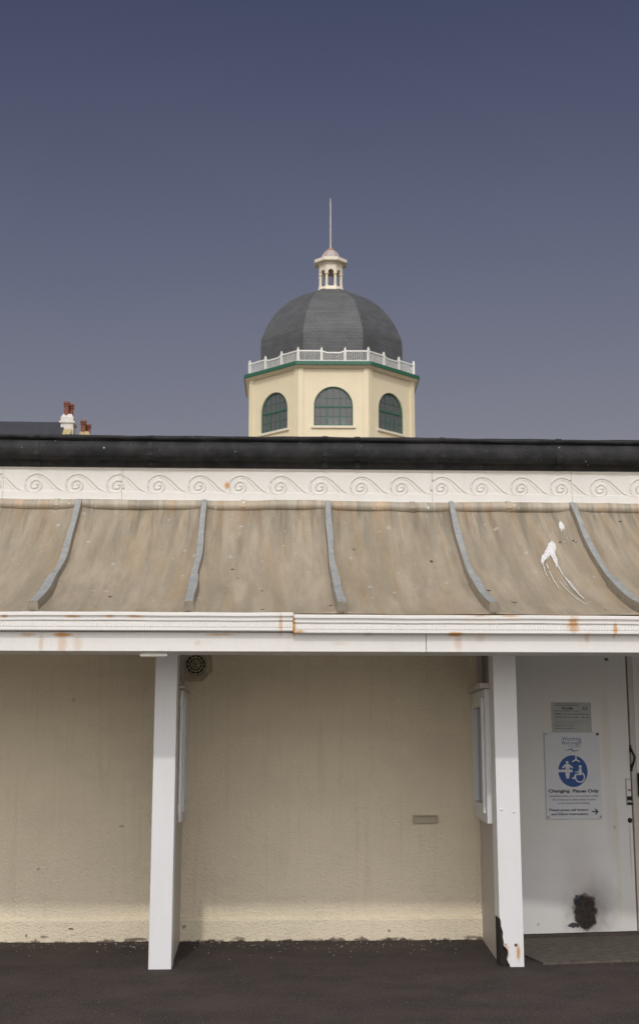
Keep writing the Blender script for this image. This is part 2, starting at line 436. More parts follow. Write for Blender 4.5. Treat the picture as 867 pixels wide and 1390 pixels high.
# --- canopy sheets and batten rolls
PROF = smooth_path([(9.36, 2.505, 0), (9.62, 2.575, 0), (9.95, 2.69, 0), (10.35, 2.865, 0), (10.75, 3.08, 0), (11.1, 3.325, 0), (11.35, 3.53, 0), (11.54, 3.68, 0)], 5)
PROF = [(p.x, p.y) for p in PROF]
def pz(y):
    for (a, b), (c, d) in zip(PROF, PROF[1:]):
        if a <= y <= c: return b + (d - b) * (y - a) / (c - a)
    return PROF[-1][1] if y > PROF[-1][0] else PROF[0][1]
RX = [-1.608 + 1.0790 * i for i in range(-5, 10)]
for a, b in zip(RX, RX[1:]):
    bm = bmesh.new(); n = 22; top = []
    ph = random.random() * 6
    for j, (y, z) in enumerate(PROF):
        row = []
        for i in range(n + 1):
            t = i / n; x = a + (b - a) * t
            dz = -.014 * math.sin(pi * t) + .005 * math.sin(3.1 * t * pi + ph) * math.sin(j * .35 + ph) + .02 * (abs(2 * t - 1) ** 8)
            if j == 0: dz = 0
            row.append(bm.verts.new((x, y, z + dz)))
        top.append(row)
    for j in range(len(PROF) - 1):
        for i in range(n): bm.faces.new((top[j][i], top[j][i + 1], top[j + 1][i + 1], top[j + 1][i]))
    # soffit side
    g = bmesh.ops.solidify(bm, geom=bm.faces[:], thickness=-.012)
    build('roof_sheet', bm, 'lead', shelter, smooth=True)
for k, x in enumerate(RX):
    bm = bmesh.new(); N_ = 34; rows = []; y0r = 9.385
    ph = random.random() * 9
    for j in range(N_ + 1):
        t = j / N_; y = y0r + (11.56 - y0r) * t; z = pz(y)
        dy = .03; tz = (pz(min(y + dy, 11.5)) - pz(max(y - dy, 9.4))) ; ty = min(y + dy, 11.5) - max(y - dy, 9.4)
        L = math.hypot(tz, ty); nrm = Vector((0, -tz / L, ty / L))
        w = .026 + .007 * (t < .41) + .0025 * math.sin(t * 17 + ph); h = .070 + .012 * (t < .41) + .003 * math.sin(t * 13 + ph)
        sx = .005 * math.sin(t * 7 + ph) + .003 * math.sin(t * 19 + ph)
        c = Vector((x + sx, y, z - .005))
        rows.append([bm.verts.new(c + Vector((a * w, 0, 0)) + nrm * (b * h)) for a, b in ((-1.25, 0), (-1.12, .6), (-.92, 1.0), (0, 1.06), (.92, 1.0), (1.12, .6), (1.25, 0))])
    for a, b in zip(rows, rows[1:]):
        for i in range(6):
            f = bm.faces.new((a[i], a[i + 1], b[i + 1], b[i])); f.material_index = 0 if i in (2, 3) else 1
    f = bm.faces.new(rows[0]); f.material_index = 1
    bm.faces.new(rows[-1])
    r_ = build('batten_roll', bm, ['rib_top', 'rib_side'], shelter)

# lead flashing under the frieze
bm = bmesh.new()
prof = [(11.60, 3.62), (11.50, 3.60), (11.455, 3.61), (11.43, 3.64), (11.442, 3.675), (11.49, 3.70), (11.60, 3.705)]
def wv(x, i):
    a = .007 * math.sin(x * 2.3 + 1) + .005 * math.sin(x * 7.1) + .003 * math.sin(x * 19)
    return (a, a * .6 + .004 * math.sin(x * 3.7)) if 0 < i < 6 else (0, 0)
extrude_x(bm, prof, frange(WX0, WX1, 420), wv)
build('flashing', bm, 'lead_roll', shelter, smooth=True)
for px in (77, 690, 330, 560):
    x = at(px, 686, 11.45)[0]; bm = bmesh.new()
    extrude_x(bm, [(y - (.006 if y < 11.59 else 0), z + (.006 if z > 3.66 else -.004)) for y, z in prof], frange(x - .02, x + .02, 3), wv)
    build('flashing_clip', bm, 'lead_roll', shelter)

# --- frieze with running scroll
FY = 11.53
Z0, Z1 = 3.685, 4.03
def frieze_pt(px, py):
    x, z = at(px, py, FY); return x, z
# scroll traced in one period, in units of metres around its eye
S = 1 / (4.817) / 150.0   # enlarged pixels -> metres
SP = [(446, 197), (418, 190), (380, 172), (345, 140), (310, 106), (275, 84), (240, 76), (205, 84), (178, 104), (166, 132), (170, 165), (188, 188), (218, 196), (248, 190), (266, 168), (268, 144), (256, 124), (232, 116), (210, 128), (203, 150), (215, 168), (236, 166), (246, 150), (234, 140)]
SP = [((a - 228) * S, -(b - 140) * S) for a, b in SP]
SP = [(p.x, p.y) for p in smooth_path([(a, b, 0) for a, b in SP], 3)]
TP = [(405, 207), (365, 188), (325, 152), (300, 126), (282, 106), (262, 96), (238, 92)]
TP = [((a - 228) * S, -(b - 140) * S) for a, b in TP]
TP = [(p.x, p.y) for p in smooth_path([(a, b, 0) for a, b in TP], 3)]
PER = .3565; X49 = at(48, 656, FY)[0]
joints = [WX0, -4.35] + [at(px, 656, FY)[0] for px in (5, 166, 586, 775)] + [5.2, WX1]
eyes = [X49 + PER * i for i in range(-15, 30)]
ZE = at(48, 656, FY)[1]
yax = Vector((0, 1, 0))
for si, (a, b) in enumerate(zip(joints, joints[1:])):
    bm = bmesh.new()
    dz = (-.004, .003, .0, -.002, .002, -.003, .002)[si % 7]
    a2, b2 = a + .0012, b - .0012
    zz0, zz1 = Z0 + dz, Z1 + dz
    prof = [(FY + .12, zz0), (FY - .012, zz0), (FY - .014, zz0 + .022), (FY - .008, zz0 + .028), (FY - .006, zz0 + .09), (FY, zz0 + .10), (FY, zz1 - .060),
            (FY - .012, zz1 - .052), (FY - .016, zz1 - .044), (FY - .016, zz1), (FY + .12, zz1)]
    extrude_x(bm, prof, [a2, b2])
    for ex in eyes:
        for path, rr in ((SP, .0125), (TP, .007)):
            if len(path) > 40:
                rad = [rr] * len(path)
            else: rad = rr
            pts = [(ex + q[0], FY + .003, ZE + dz + q[1]) for q in path]
            pts = [p for p in pts if a2 + .002 < p[0] < b2 - .002]
            # keep contiguous run only
            run = []; runs = []
            for p in pts:
                if run and (Vector(p) - Vector(run[-1])).length > .05: runs.append(run); run = []
                run.append(p)
            runs.append(run)
            for q in runs:
                if len(q) > 3: tube(bm, q, rr, 6, flat=(yax, 1.0))
    for f in bm.faces:
        f.smooth = len(f.verts) == 4 and f.calc_area() < .0008
    build('frieze_panel', bm, 'white_frieze', shelter)

# --- black gutter along the roof edge
bm = bmesh.new()
prof = [(11.80, 3.99), (11.50, 3.990), (11.490, 4.000), (11.485, 4.045), (11.425, 4.055), (11.405, 4.085), (11.402, 4.145), (11.415, 4.20), (11.455, 4.215), (11.455, 4.222), (11.425, 4.228), (11.417, 4.245), (11.425, 4.262), (11.50, 4.270), (11.80, 4.25)]
def wb(x, i):
    a = .003 * math.sin(x * 1.7) + .0025 * math.sin(x * 6.3 + i) + .0015 * math.sin(x * 17 + i * 2)
    return (a, a) if 1 < i < 14 else (0, 0)
extrude_x(bm, prof, frange(WX0 - .3, WX1 + .3, 360), wb)
gut = build('roof_edging', bm, 'black', shelter, smooth=True)
for px in (52, 206, 443, 487, 760, 602):
    x = at(px, 610, 11.42)[0]; bm = bmesh.new()
    extrude_x(bm, [(y - .005 if y < 11.7 else y, z + (.004 if z > 4.2 else -.002)) for y, z in prof[1:-1]], frange(x - .035, x + .012, 3), wb)
    build('joint_strap', bm, 'black', gut)

# --- eaves beam, moulding
FYF = 9.36
jb = at(578, 870, FYF)[0]
for a, b, d in ((WX0, jb, 0), (jb, WX1, -.004)):
    build('fascia_board', Box(a + .0015, b - .0015, FYF + d, FYF + .38, 2.237, 2.372), 'white_eaves', shelter, bevel=.004)
build('eaves_beam', Box(WX0, WX1, FYF + .06, FYF + .36, 2.372, 2.474), 'white_eaves', shelter)
jm = at(398, 848, 9.32)[0]
def moulding(a, b, dz, dy):
    bm = bmesh.new(); z = 2.500 + dz; y = FYF - .055 + dy
    a += .0015; b -= .0015
    w = lambda x, i: (0, .0012 * math.sin(x * 4.1) + .0008 * math.sin(x * 11))
    extrude_x(bm, [(y + .12, z), (y - .012, z), (y - .018, z - .006), (y - .018, z - .024), (y - .006, z - .030), (y, z - .040), (y - .008, z - .044), (y - .008, z - .055), (y + .004, z - .058), (y + .12, z - .058)], frange(a, b, 90), w)
    # fluted band
    n = int((b - a) / .0206); xs = []
    rows = []
    for i in range(n * 6 + 1):
        x = a + (b - a) * i / (n * 6); q = .5 + .5 * math.cos(2 * pi * i / 6)
        o = -.005 * q
        rows.append([bm.verts.new(p) for p in ((x, y + .10, z - .0582), (x, y + .006, z - .0582), (x, y + .006 + o * .2, z - .066), (x, y + .002 + o, z - .074), (x, y - .000 + o, z - .098), (x, y + .003, z - .106), (x, y - .004, z - .109), (x, y - .004, z - .124), (x, y + .03, z - .130))])
    for p, q in zip(rows, rows[1:]):
        for i in range(8): bm.faces.new((p[i], q[i], q[i + 1], p[i + 1]))
    bm.faces.new(rows[0]); bm.faces.new(rows[-1])
    build('moulding', bm, 'white_eaves', shelter)
moulding(WX0, jm, .004, 0)
moulding(jm, WX1, -.010, -.004)

# --- posts
def post(x0, x1, rot=False):
    if not rot:
        bm = Box(x0, x1, 10.2, 10.43, -.02, 2.474)
        return build('post', bm, 'white_post', shelter, bevel=.006)
    bm = bmesh.new()
    z_of = lambda py: at(680, py, 10.2)[1]; x_of = lambda px: at(px, 1280, 10.2)[0]
    e = [(x0, z_of(1245)), (x0 + .010, z_of(1250)), (x0 + .012, z_of(1258)), (x0 + .026, z_of(1266)), (x0 + .022, z_of(1272)), (x0 + .030, z_of(1280)),
         (x0 + .028, z_of(1284)), (x0 + .056, z_of(1290)), (x0 + .060, z_of(1295)), (x0 + .05, z_of(1303)), (x0 + .072, z_of(1312)), (x0 + .058, z_of(1325)), (x0 + .07, -.02)]
    out = [(x1, -.02), (x1, 2.474), (x0, 2.474)] + e
    plate(bm, out, [], lambda a, b, d: Vector((a, d, b)), 10.2, 10.40)
    o = build('post', bm, 'white_post', shelter, bevel=.005)
    build('rotten_core', Box(x0 + .004, x0 + .085, 10.23, 10.395, -.01, .50), 'timber', o)
    for px, py in ((686, 1281), (700, 1283)):
        x, z = at(px, py, 10.19); b_ = bmesh.new()
        bmesh.ops.create_uvsphere(b_, u_segments=10, v_segments=6, radius=.011)
        bmesh.ops.transform(b_, matrix=Matrix.Translation((x, 10.198, z)) @ Matrix.Scale(.6, 4, (0, 1, 0)), verts=b_.verts[:])
        build('bolt', b_, 'rust' if px == 700 else 'white_post', o, smooth=True)
    for px, py in ((680, 1099), (697, 1102)):
        x, z = at(px, py, 10.19); b_ = bmesh.new()
        bmesh.ops.create_uvsphere(b_, u_segments=10, v_segments=6, radius=.012)
        bmesh.ops.transform(b_, matrix=Matrix.Translation((x, 10.2, z)) @ Matrix.Scale(.45, 4, (0, 1, 0)), verts=b_.verts[:])
        build('bolt', b_, 'white_post', o, smooth=True)
    return o
post(-.815, -.648)
post(1.755, 1.930, True)
post(-.815 - 2.57 * 1.5, -.648 - 2.57 * 1.5)
post(5.2, 5.37)
# white block under the beam beside the left post
x0, z0 = at(191, 891.5, 9.44); x1, z1 = at(228, 884, 9.44)
bm = Box(x0, x1, 9.40, 9.50, z0, z0 + .022); box(bm, x0, x1, 9.405, 9.495, z0 + .025, 2.2365)
build('beam_block', bm, 'ivory', shelter, bevel=.002)

# --- side screens with windows (plan line from wall to post)
def screen(pw, pp, side, flip):
    """pw, pp: plan points at wall and post on the visible face; side = +1 when visible face looks to +x"""
    pw, pp = Vector((*pw, 0)), Vector((*pp, 0)); L = (pp - pw).length; u = (pp - pw).normalized()
    n = Vector((-u.y, u.x, 0)); 
    if n.x * side < 0: n = -n
    fn = lambda a, z, d: pw + u * a + n * d + Vector((0, 0, z))
    zb, zt, z2 = 1.00, 2.03, 2.474
    bm = bmesh.new()
    plate(bm, [(0, 0), (L, 0), (L, z2), (0, z2)],
          [[(.14, zb + .06), (L - .22, zb + .06), (L - .22, zt - .05), (.14, zt - .05)], [(.10, zt + .06), (L - .22, zt + .06), (L - .22, z2 - .03), (.10, z2 - .03)]], fn, -.06, 0)
    s = build('side_screen', bm, 'white_screen', shelter)
    bm = bmesh.new()
    e = L - (.12 if side < 0 else .36)
    fr = [(.02, zb), (e, zb), (e, zt), (.02, zt)]; hl = [(.12, zb + .07), (e - .12, zb + .07), (e - .12, zt - .06), (.12, zt - .06)]
    plate(bm, fr, [hl], fn, .0015, .045 if side < 0 else .028)
    fb = build('window_frame', bm, 'white_frame', s, bevel=.004)
    bm = bmesh.new()
    plate(bm, [(.122, zb + .072), (e - .122, zb + .072), (e - .122, zt - .062), (.122, zt - .062)], [[(.20, zb + .14), (e - .20, zb + .14), (e - .20, zt - .13), (.20, zt - .13)]], fn, .01, .062 if side < 0 else .040)
    build('sash', bm, 'white_frame', s, bevel=.004)
    bm = bmesh.new(); plate(bm, [(.195, zb + .13), (e - .18, zb + .13), (e - .18, zt - .12), (.195, zt - .12)], [], fn, -.01, .02)
    build('pane', bm, 'dark_glass', s)
    bm = bmesh.new(); plate(bm, [(.11, zt + .062), (L - .225, zt + .062), (L - .225, z2 - .032), (.11, z2 - .032)], [], fn, -.045, -.035)
    build('pane', bm, 'dark_glass', s)
    if side < 0:
        bm = bmesh.new(); plate(bm, [(-.0, zt + .004), (L - .08, zt + .004), (L - .08, zt + .045), (-.0, zt + .045)], [], fn, .002, .085)
        build('hood', bm, 'white_screen', s, bevel=.004)
    else:
        bm = bmesh.new(); plate(bm, [(.0, zt + .003), (L - .1, zt + .003), (L - .1, zt + .02), (.0, zt + .02)], [], fn, .002, .05)
        build('hood', bm, 'white_screen', s, bevel=.003)
    return s
screen((-.672, 11.598), (-.655, 10.432), 1, 0)
screen((1.850, 11.598), (1.775, 10.402), -1, 0)

# --- door
dx0, dx1 = .02, dl(858, 1100)[0]
def doormat():
    k = N('door_paint', rough=.42, spec=.4); p = k.obj()
    base = (.66, .66, .65)
    c = k.mix(k.rng(k.noise(p, 1.3, 5, .6), .35, .7), base, (.62, .605, .57))
    # soot and scorching round the burnt hole
    hx, hz = dl(794, 1238)
    sx, sz = dl(789, 1205)
    halo = k.stain(p, sx, sz, .16, .34, .35, 6, .8)
    c = k.mix(k.math('MULTIPLY', halo, .26), c, (.30, .235, .19))
    s2 = k.stain(p, hx + .12, hz + .05, .13, .20, .45, 7, .85)
    c = k.mix(k.math('MULTIPLY', s2, .42), c, (.17, .15, .135))
    s3 = k.stain(p, hx + .02, hz - .02, .17, .17, .5, 12, .55)
    c = k.mix(k.math('MULTIPLY', s3, .40), c, (.16, .13, .11))
    s4 = k.stain(p, hx, hz, .105, .145, .34, 15, .16)
    char = k.mix(k.rng(k.noise(p, 22, 6, .7), .45, .68), (.008, .007, .008), (.055, .030, .016))
    c = k.mix(s4, c, char)
    fl = k.stain(p, dl(783, 1223)[0], dl(783, 1223)[1], .03, .045, .9, 45, .2)
    c = k.mix(k.math('MULTIPLY', fl, .9), c, (.012, .014, .03))
    fl = k.stain(p, dl(779, 1256)[0], dl(779, 1256)[1], .055, .02, .8, 45, .2)
    c = k.mix(k.math('MULTIPLY', fl, .95), c, (.012, .013, .02))
    for (px, py, wx, wz, s_, col) in ((860, 1075, .013, .19, .85, (.42, .24, .07)), (864, 1160, .012, .45, .45, (.45, .32, .12)), (855, 1150, .007, .22, .55, (.42, .27, .10)), (838, 1160, .02, .6, .2, (.55, .48, .22)),
                                      (822, 1000, .04, .4, .25, (.55, .45, .3)), (833, 1123, .012, .012, .5, (.3, .12, .05)), (822, 895, .02, .014, .9, (.02, .02, .02)), (730, 1255, .012, .012, .5, (.35, .15, .1)),
                                      (830, 1110, .05, .3, .12, (.4, .25, .15))):
        x, z = dl(px, py)
        c = k.mix(k.math('MULTIPLY', k.stain(p, x, z, wx, wz, .25, 18, .4), s_), c, col)
    k.color(c)
    k.bump(k.math('ADD', k.math('MULTIPLY', k.noise(p, 5, 2), .5), k.math('MULTIPLY', s4, -2.)), .12, .02)
    return k.m
M['door'] = doormat()
dr = empty('door_pivot', (0, 0, 0)); bpy.data.objects.remove(dr)
door_bm = Box(dx0, dx1 - .006, 0, .05, .045, 2.44)
door = build('door', door_bm, 'door', None, local=True, loc=(0, 0, 0), bevel=.003)
door.parent = shelter; door.location = DO - shelter.location; door.rotation_euler = (0, 0, TH)
box_ = Box(dx1 + .004, dx1 + .05, -.012, .06, .04, 2.44)
build('door_jamb', box_, 'white_screen', door, local=True, bevel=.003)
door2 = build('door', Box(dx1 + .055, dx1 + 1.0, -.002, .05, .045, 2.44), 'door', None, local=True, loc=(0, 0, 0), bevel=.003)
door2.parent = shelter; door2.location = DO - shelter.location; door2.rotation_euler = (0, 0, TH)
# hasp on the jamb
hx, hz = dl(865.5, 1065); bm = Box(hx - .012, hx + .05, -.05, -.0125, hz - .10, hz + .10)
build('hasp', bm, 'handle', door, local=True, bevel=.004)
# pull handle
pts = [(dl(858, 1016)[0], -.005, dl(858, 1016)[1]), (dl(858, 1021)[0], -.035, dl(858, 1021)[1]), (dl(860.5, 1028)[0], -.045, dl(860, 1028)[1]), (dl(859.5, 1036)[0], -.035, dl(859, 1036)[1]), (dl(859, 1042)[0], -.005, dl(859, 1042)[1])]
pts = [(p[0] - .02, p[1], p[2]) for p in pts]
bm = bmesh.new(); tube(bm, smooth_path(pts, 4), .010, 8)
for p in (pts[0], pts[-1]):
    box(bm, p[0] - .013, p[0] + .013, -.012, -.001, p[2] - .03, p[2] + .03)
build('pull_handle', bm, 'handle', door, local=True)
# lock plate
x0, z0 = dl(849.5, 1093); x1, z1 = dl(857, 1057)
bm = bmesh.new(); plate(bm, [(x0, z0), (x1, z0), (x1, z1), (x0, z1)], [[(x0 + .006, z0 + .03), (x1 - .006, z0 + .03), (x1 - .006, z1 - .006), (x0 + .006, z1 - .006)]], lambda a, b, d: Vector((a, d, b)), -.008, -.001)
build('lock_plate', bm, 'metal', door, local=True)
bm = Box(x0 + .006, x1 - .004, -.013, -.0085, z0 + .003, z0 + .022); box(bm, x0 + .004, x1 - .012, -.006, -.001, z0 + .04, z0 + .075)
build('lock_label', bm, 'handle', door, local=True)
bm = Box((x0 + x1) / 2 - .008, (x0 + x1) / 2 + .010, -.010, -.001, z0 + .12, z0 + .135)
build('indicator', bm, 'red', door, local=True)
kx, kz = dl(854, 1113.5); bm = bmesh.new()
bmesh.ops.create_uvsphere(bm, u_segments=16, v_segments=8, radius=.021)
bmesh.ops.transform(bm, matrix=Matrix.Translation((kx, -.004, kz)) @ Matrix.Scale(.5, 4, (0, 1, 0)), verts=bm.verts[:])
build('knob', bm, 'handle', door, local=True, smooth=True)
# threshold and slab in front of the door
bm = Box(-.0, 2.2, -.02, .098, .012, .040, mtx=DM); build('threshold', bm, 'threshold', shelter)
bm = bmesh.new(); box(bm, -.04, 2.6, -1.25, -.021, -.02, .016, mtx=DM)
tag(build('entrance_slab', bm, 'concrete'), kind='structure')

# --- bird dropping on the fourth bay
def onroof(px, py):
    lo, hi = 9.4, 11.52
    for _ in range(40):
        mid = (lo + hi) / 2; x, z = at(px, py, mid)
        if z > pz(mid): lo = mid     # ray above the sheet, go deeper
        else: hi = mid
    return at(px, py, lo)[0], lo
def zmat(px, py): return 640 + px / 3.8194, 690 + py / 3.8194
bm = bmesh.new()
def blob(poly, lift=.006):
    vs = []
    for a, b in poly:
        x, y = onroof(*zmat(a, b)); vs.append((x, y))
    c = (sum(v[0] for v in vs) / len(vs), sum(v[1] for v in vs) / len(vs))
    fine = []
    for (p, q) in zip(vs, vs[1:] + vs[:1]):
        for k in range(3):
            t = k / 3; fine.append((p[0] + (q[0] - p[0]) * t + random.uniform(-.004, .004), p[1] + (q[1] - p[1]) * t + random.uniform(-.008, .008)))
    top = [bm.verts.new((x, y, pz(y) + lift)) for x, y in fine]; ctr = bm.verts.new((*c, pz(c[1]) + lift + .003))
    bot = [bm.verts.new((x, y, pz(y) - .012)) for x, y in fine]
    n = len(top)
    for i in range(n):
        bm.faces.new((top[i], top[(i + 1) % n], ctr)); bm.faces.new((top[i], bot[i], bot[(i + 1) % n], top[(i + 1) % n]))
blob([(412, 172), (428, 178), (436, 200), (430, 232), (440, 262), (447, 295), (436, 300), (420, 262), (414, 236), (400, 250), (380, 262), (366, 290), (358, 275), (362, 250), (376, 238), (386, 212), (396, 185)])
blob([(452, 72), (464, 70), (474, 86), (482, 104), (472, 108), (462, 118), (456, 104), (450, 90)])
def streak(pts, w=.006):
    P = [onroof(*zmat(a, b)) for a, b in pts]
    P = smooth_path([(x, y, pz(y)) for x, y in P], 5)
    run = []
    for i, p in enumerate(P):
        if random.random() < .10 and len(run) > 2:
            tube(bm, run, [w * random.uniform(.6, 1.1) for _ in run], 5); run = []
            continue
        run.append((p.x, p.y, pz(p.y) - .001))
    if len(run) > 2: tube(bm, run, w * .8, 5)
streak([(362, 280), (372, 300), (378, 325), (390, 352)], .0045)
streak([(385, 285), (400, 320), (415, 355), (432, 385), (450, 415)], .0045)
streak([(445, 298), (470, 340), (500, 380), (530, 420), (560, 450), (580, 468)], .0065)
streak([(470, 345), (500, 375), (520, 395), (550, 435)], .004)
streak([(455, 380), (485, 415), (520, 448), (560, 478), (600, 500)], .0035)
streak([(430, 140), (424, 160), (416, 172)], .002)
build('bird_dropping', bm, 'dropping', shelter)
# ------------------------------------------------------------------ fan and wall plate
fx_, fz_ = at(266, 902, WY - .02)
fan = tag(empty('extractor_fan', (fx_, WY, fz_)), 'grimy octagonal extractor fan with round slotted grille high on the wall beside the post', 'extractor fan')
bm = bmesh.new()
octo = lambda r, ph=pi / 8: [(r * math.cos(ph + i * pi / 4), r * math.sin(ph + i * pi / 4)) for i in range(8)]
circ = lambda r, n=28: [(r * math.cos(2 * pi * i / n), r * math.sin(2 * pi * i / n)) for i in range(n)]
fn = lambda a, b, d: Vector((a, -d, b))
plate(bm, octo(.152), [circ(.092)], fn, .0, .055)
build('housing', bm, 'fan', fan, local=True, bevel=.006)
bm = bmesh.new(); plate(bm, circ(.0915), [], fn, .001, .012); build('backing', bm, 'dark', fan, local=True)
bm = bmesh.new()
for r in (.085, .060, .036, .014):
    plate(bm, circ(r + .0045), [circ(r - .0045)], fn, .05, .058)
for i in range(12):
    a = i * pi / 6; c, s = math.cos(a), math.sin(a)
    m = Matrix.Rotation(-a, 4, 'Y')
    box(bm, .016, .09, -.0565, -.0515, -.0025, .0025, mtx=m)
build('grille', bm, 'fan_grille', fan, local=True)

x0, z0 = at(559.5, 1117.5, WY); x1, z1 = at(593, 1106, WY)
wp = tag(empty('wall_plate', ((x0 + x1) / 2, WY, z0)), 'small cream painted rectangular blanking plate low on the textured wall', 'wall plate')
w = (x1 - x0) / 2; h = z1 - z0
bm = bmesh.new(); plate(bm, [(-w, 0), (w, 0), (w, h), (-w, h)], [[(-w + .010, .010), (w - .010, .010), (w - .010, h - .010), (-w + .010, h - .010)]], fn, -.001, .028)
build('rim', bm, 'plate', wp, local=True, bevel=.002)
bm = bmesh.new(); plate(bm, [(-w + .0105, .0105), (w - .0105, .0105), (w - .0105, h - .0105), (-w + .0105, h - .0105)], [], fn, -.001, .010)
build('cover', bm, 'plate', wp, local=True)

# ------------------------------------------------------------------ signs on the door
def text_bm(s, size, bold=0.0, width=None, height=None):
    cu = bpy.data.curves.new('t', 'FONT'); cu.body = s; cu.size = 1; cu.offset = bold; cu.align_x = 'LEFT'; cu.resolution_u = 3
    ob = bpy.data.objects.new('t', cu); COL.objects.link(ob)
    dg = bpy.context.evaluated_depsgraph_get(); dg.update()
    me = bpy.data.meshes.new_from_object(ob.evaluated_get(dg))
    bm = bmesh.new(); bm.from_mesh(me)
    bpy.data.objects.remove(ob); bpy.data.curves.remove(cu); bpy.data.meshes.remove(me)
    xs = [v.co.x for v in bm.verts]; x0, x1 = min(xs), max(xs)
    sx = (width / (x1 - x0)) if width else size
    for v in bm.verts:
        v.co = Vector(((v.co.x - x0) * sx, v.co.y * size, 0))
    return bm
def sign_root(name, px0, py0, px1, py1, label, cat):
    u0, zt = dl(px0, py0); u1, zb = dl(px1, py1)
    p = DO + DU * ((u0 + u1) / 2); e = tag(empty(name, (p.x, p.y, zb), TH), label, cat)
    e_u = (u0 + u1) / 2
    return e, e_u, zb, u1 - u0, zt - zb
sg, su, sz, sw, sh = sign_root('information_sign', 737, 994, 816, 1111.5, 'white sign on the door with blue round wheelchair symbol reading Changing Places Only', 'sign')
dd = .014
def zs(a, b):   # enlarged sign pixels (zoom of 725..830, 940..1120) -> local sign coordinates
    u, z = dl(725 + a / 7.724, 940 + b / 7.724); return u - su, z - sz
bm = bmesh.new(); plate(bm, [(-sw / 2, 0), (sw / 2, 0), (sw / 2, sh), (-sw / 2, sh)], [], fn, .0025, .012)
build('board', bm, 'sign', sg, local=True, bevel=.002)
for a, b, m in ((120, 1313, 'metal'), (700, 1306, 'metal'), (670, 432, 'rust'), (100, 440, 'sign_grey')):
    x, z = zs(a, b); x = max(-sw / 2 + .015, min(sw / 2 - .015, x)); z = max(.02, min(sh - .015, z)); bm = bmesh.new(); plate(bm, [(x + c[0], z + c[1]) for c in circ(.009 if m != 'rust' else .012, 12)], [], fn, .0125, .018)
    build('screw', bm, m, sg, local=True)
def write(parent, zfun, s, a0, a1, base, cap, mat, bold=.0, d=dd, name='lettering'):
    x0, z0 = zfun(a0, base); x1, _ = zfun(a1, base); _, z1 = zfun(a0, base - cap)
    bm = text_bm(s, (z1 - z0) / .70, bold, x1 - x0)
    for v in bm.verts: v.co = Vector((x0 + v.co.x, -d, z0 + v.co.y))
    build(name, bm, mat, parent, local=True)
write(sg, zs, 'Worthing', 282, 482, 505, 42, 'ink_blue', .0)
write(sg, zs, 'Borough', 282, 478, 543, 34, 'ink_blue', .0)
write(sg, zs, 'Council', 350, 472, 575, 28, 'ink_pale', .0)
bm = bmesh.new()
wv_ = [(300, 612), (340, 600), (386, 586), (392, 596), (390, 606), (430, 608), (478, 598), (430, 617), (392, 617), (380, 608), (380, 598), (345, 606)]
plate(bm, [zs(*q) for q in wv_], [], fn, .0125, .0138); build('wave_mark', bm, 'ink_blue', sg, local=True)
write(sg, zs, 'Changing', 138, 362, 1048, 33, 'ink', .03)
write(sg, zs, 'Places Only', 393, 668, 1048, 33, 'ink', .03)
write(sg, zs, 'Disabled toilets are now located within', 150, 662, 1095, 20, 'ink_grey', .008)
write(sg, zs, 'the Gents and Ladies toilets located', 180, 634, 1133, 20, 'ink_grey', .008)
write(sg, zs, 'to the front of this building.', 240, 574, 1169, 20, 'ink_grey', .008)
write(sg, zs, 'Please press call button', 148, 556, 1243, 25, 'ink', .02)
write(sg, zs, 'and follow instructions', 168, 556, 1287, 25, 'ink', .02)
bm = bmesh.new()
plate(bm, [zs(*q) for q in ((592, 1242), (640, 1242), (622, 1224), (632, 1217), (664, 1248), (634, 1279), (624, 1272), (642, 1253), (592, 1253))], [], fn, .0125, .0145)
build('arrow', bm, 'ink', sg, local=True)
# blue disc
cxz = zs(396, 824); rad = (zs(549, 824)[0] - zs(243, 824)[0]) / 2
bm = bmesh.new(); plate(bm, [(cxz[0] + c[0], cxz[1] + c[1]) for c in circ(rad, 48)], [], fn, .0125, .0138)
disc = build('blue_disc', bm, 'blue', sg, local=True)
bm = bmesh.new(); W0, W1 = .0142, .0156
def zp(a, b): return zs(243 + (a - 182) * .7244, 665 + (b - 392) * .7135)   # pixels of the closest zoom
def poly(q): plate(bm, [zp(*p) for p in q], [], fn, W0, W1)
def dot(a, b, r):
    c = zp(a, b); rr = abs(zp(a + r, b)[0] - c[0]); plate(bm, [(c[0] + q[0], c[1] + q[1]) for q in circ(rr, 18)], [], fn, W0, W1)
dot(308, 487, 20)
poly([(285, 512), (332, 512), (350, 520), (392, 562), (386, 580), (376, 578), (342, 548), (342, 588), (284, 588), (284, 548), (246, 576), (234, 570), (232, 562), (268, 520)])
poly([(160, 592), (366, 592), (392, 618), (386, 630), (160, 630)])
poly([(280, 634), (350, 634), (334, 724), (298, 724)])
poly([(426, 384), (444, 384), (446, 440), (496, 472), (488, 486), (436, 460), (384, 484), (374, 472), (424, 440)])
dot(496, 548, 20)
poly([(476, 576), (514, 576), (518, 640), (520, 672), (440, 672), (408, 734), (374, 722), (384, 708), (400, 706), (426, 655), (478, 652), (478, 634), (424, 634), (424, 622), (476, 618)])
c = zp(492, 704); r1 = abs(zp(566, 704)[0] - c[0])
ring = [(c[0] + r1 * math.cos(R(t)), c[1] + r1 * math.sin(R(t))) for t in range(60, -205, -12)]
ring += [(c[0] + r1 * .76 * math.cos(R(t)), c[1] + r1 * .76 * math.sin(R(t))) for t in range(-192, 61, 12)]
plate(bm, ring, [], fn, .0142 + .0002, W1 + .0003)
build('pictogram', bm, 'sign', disc, local=True)

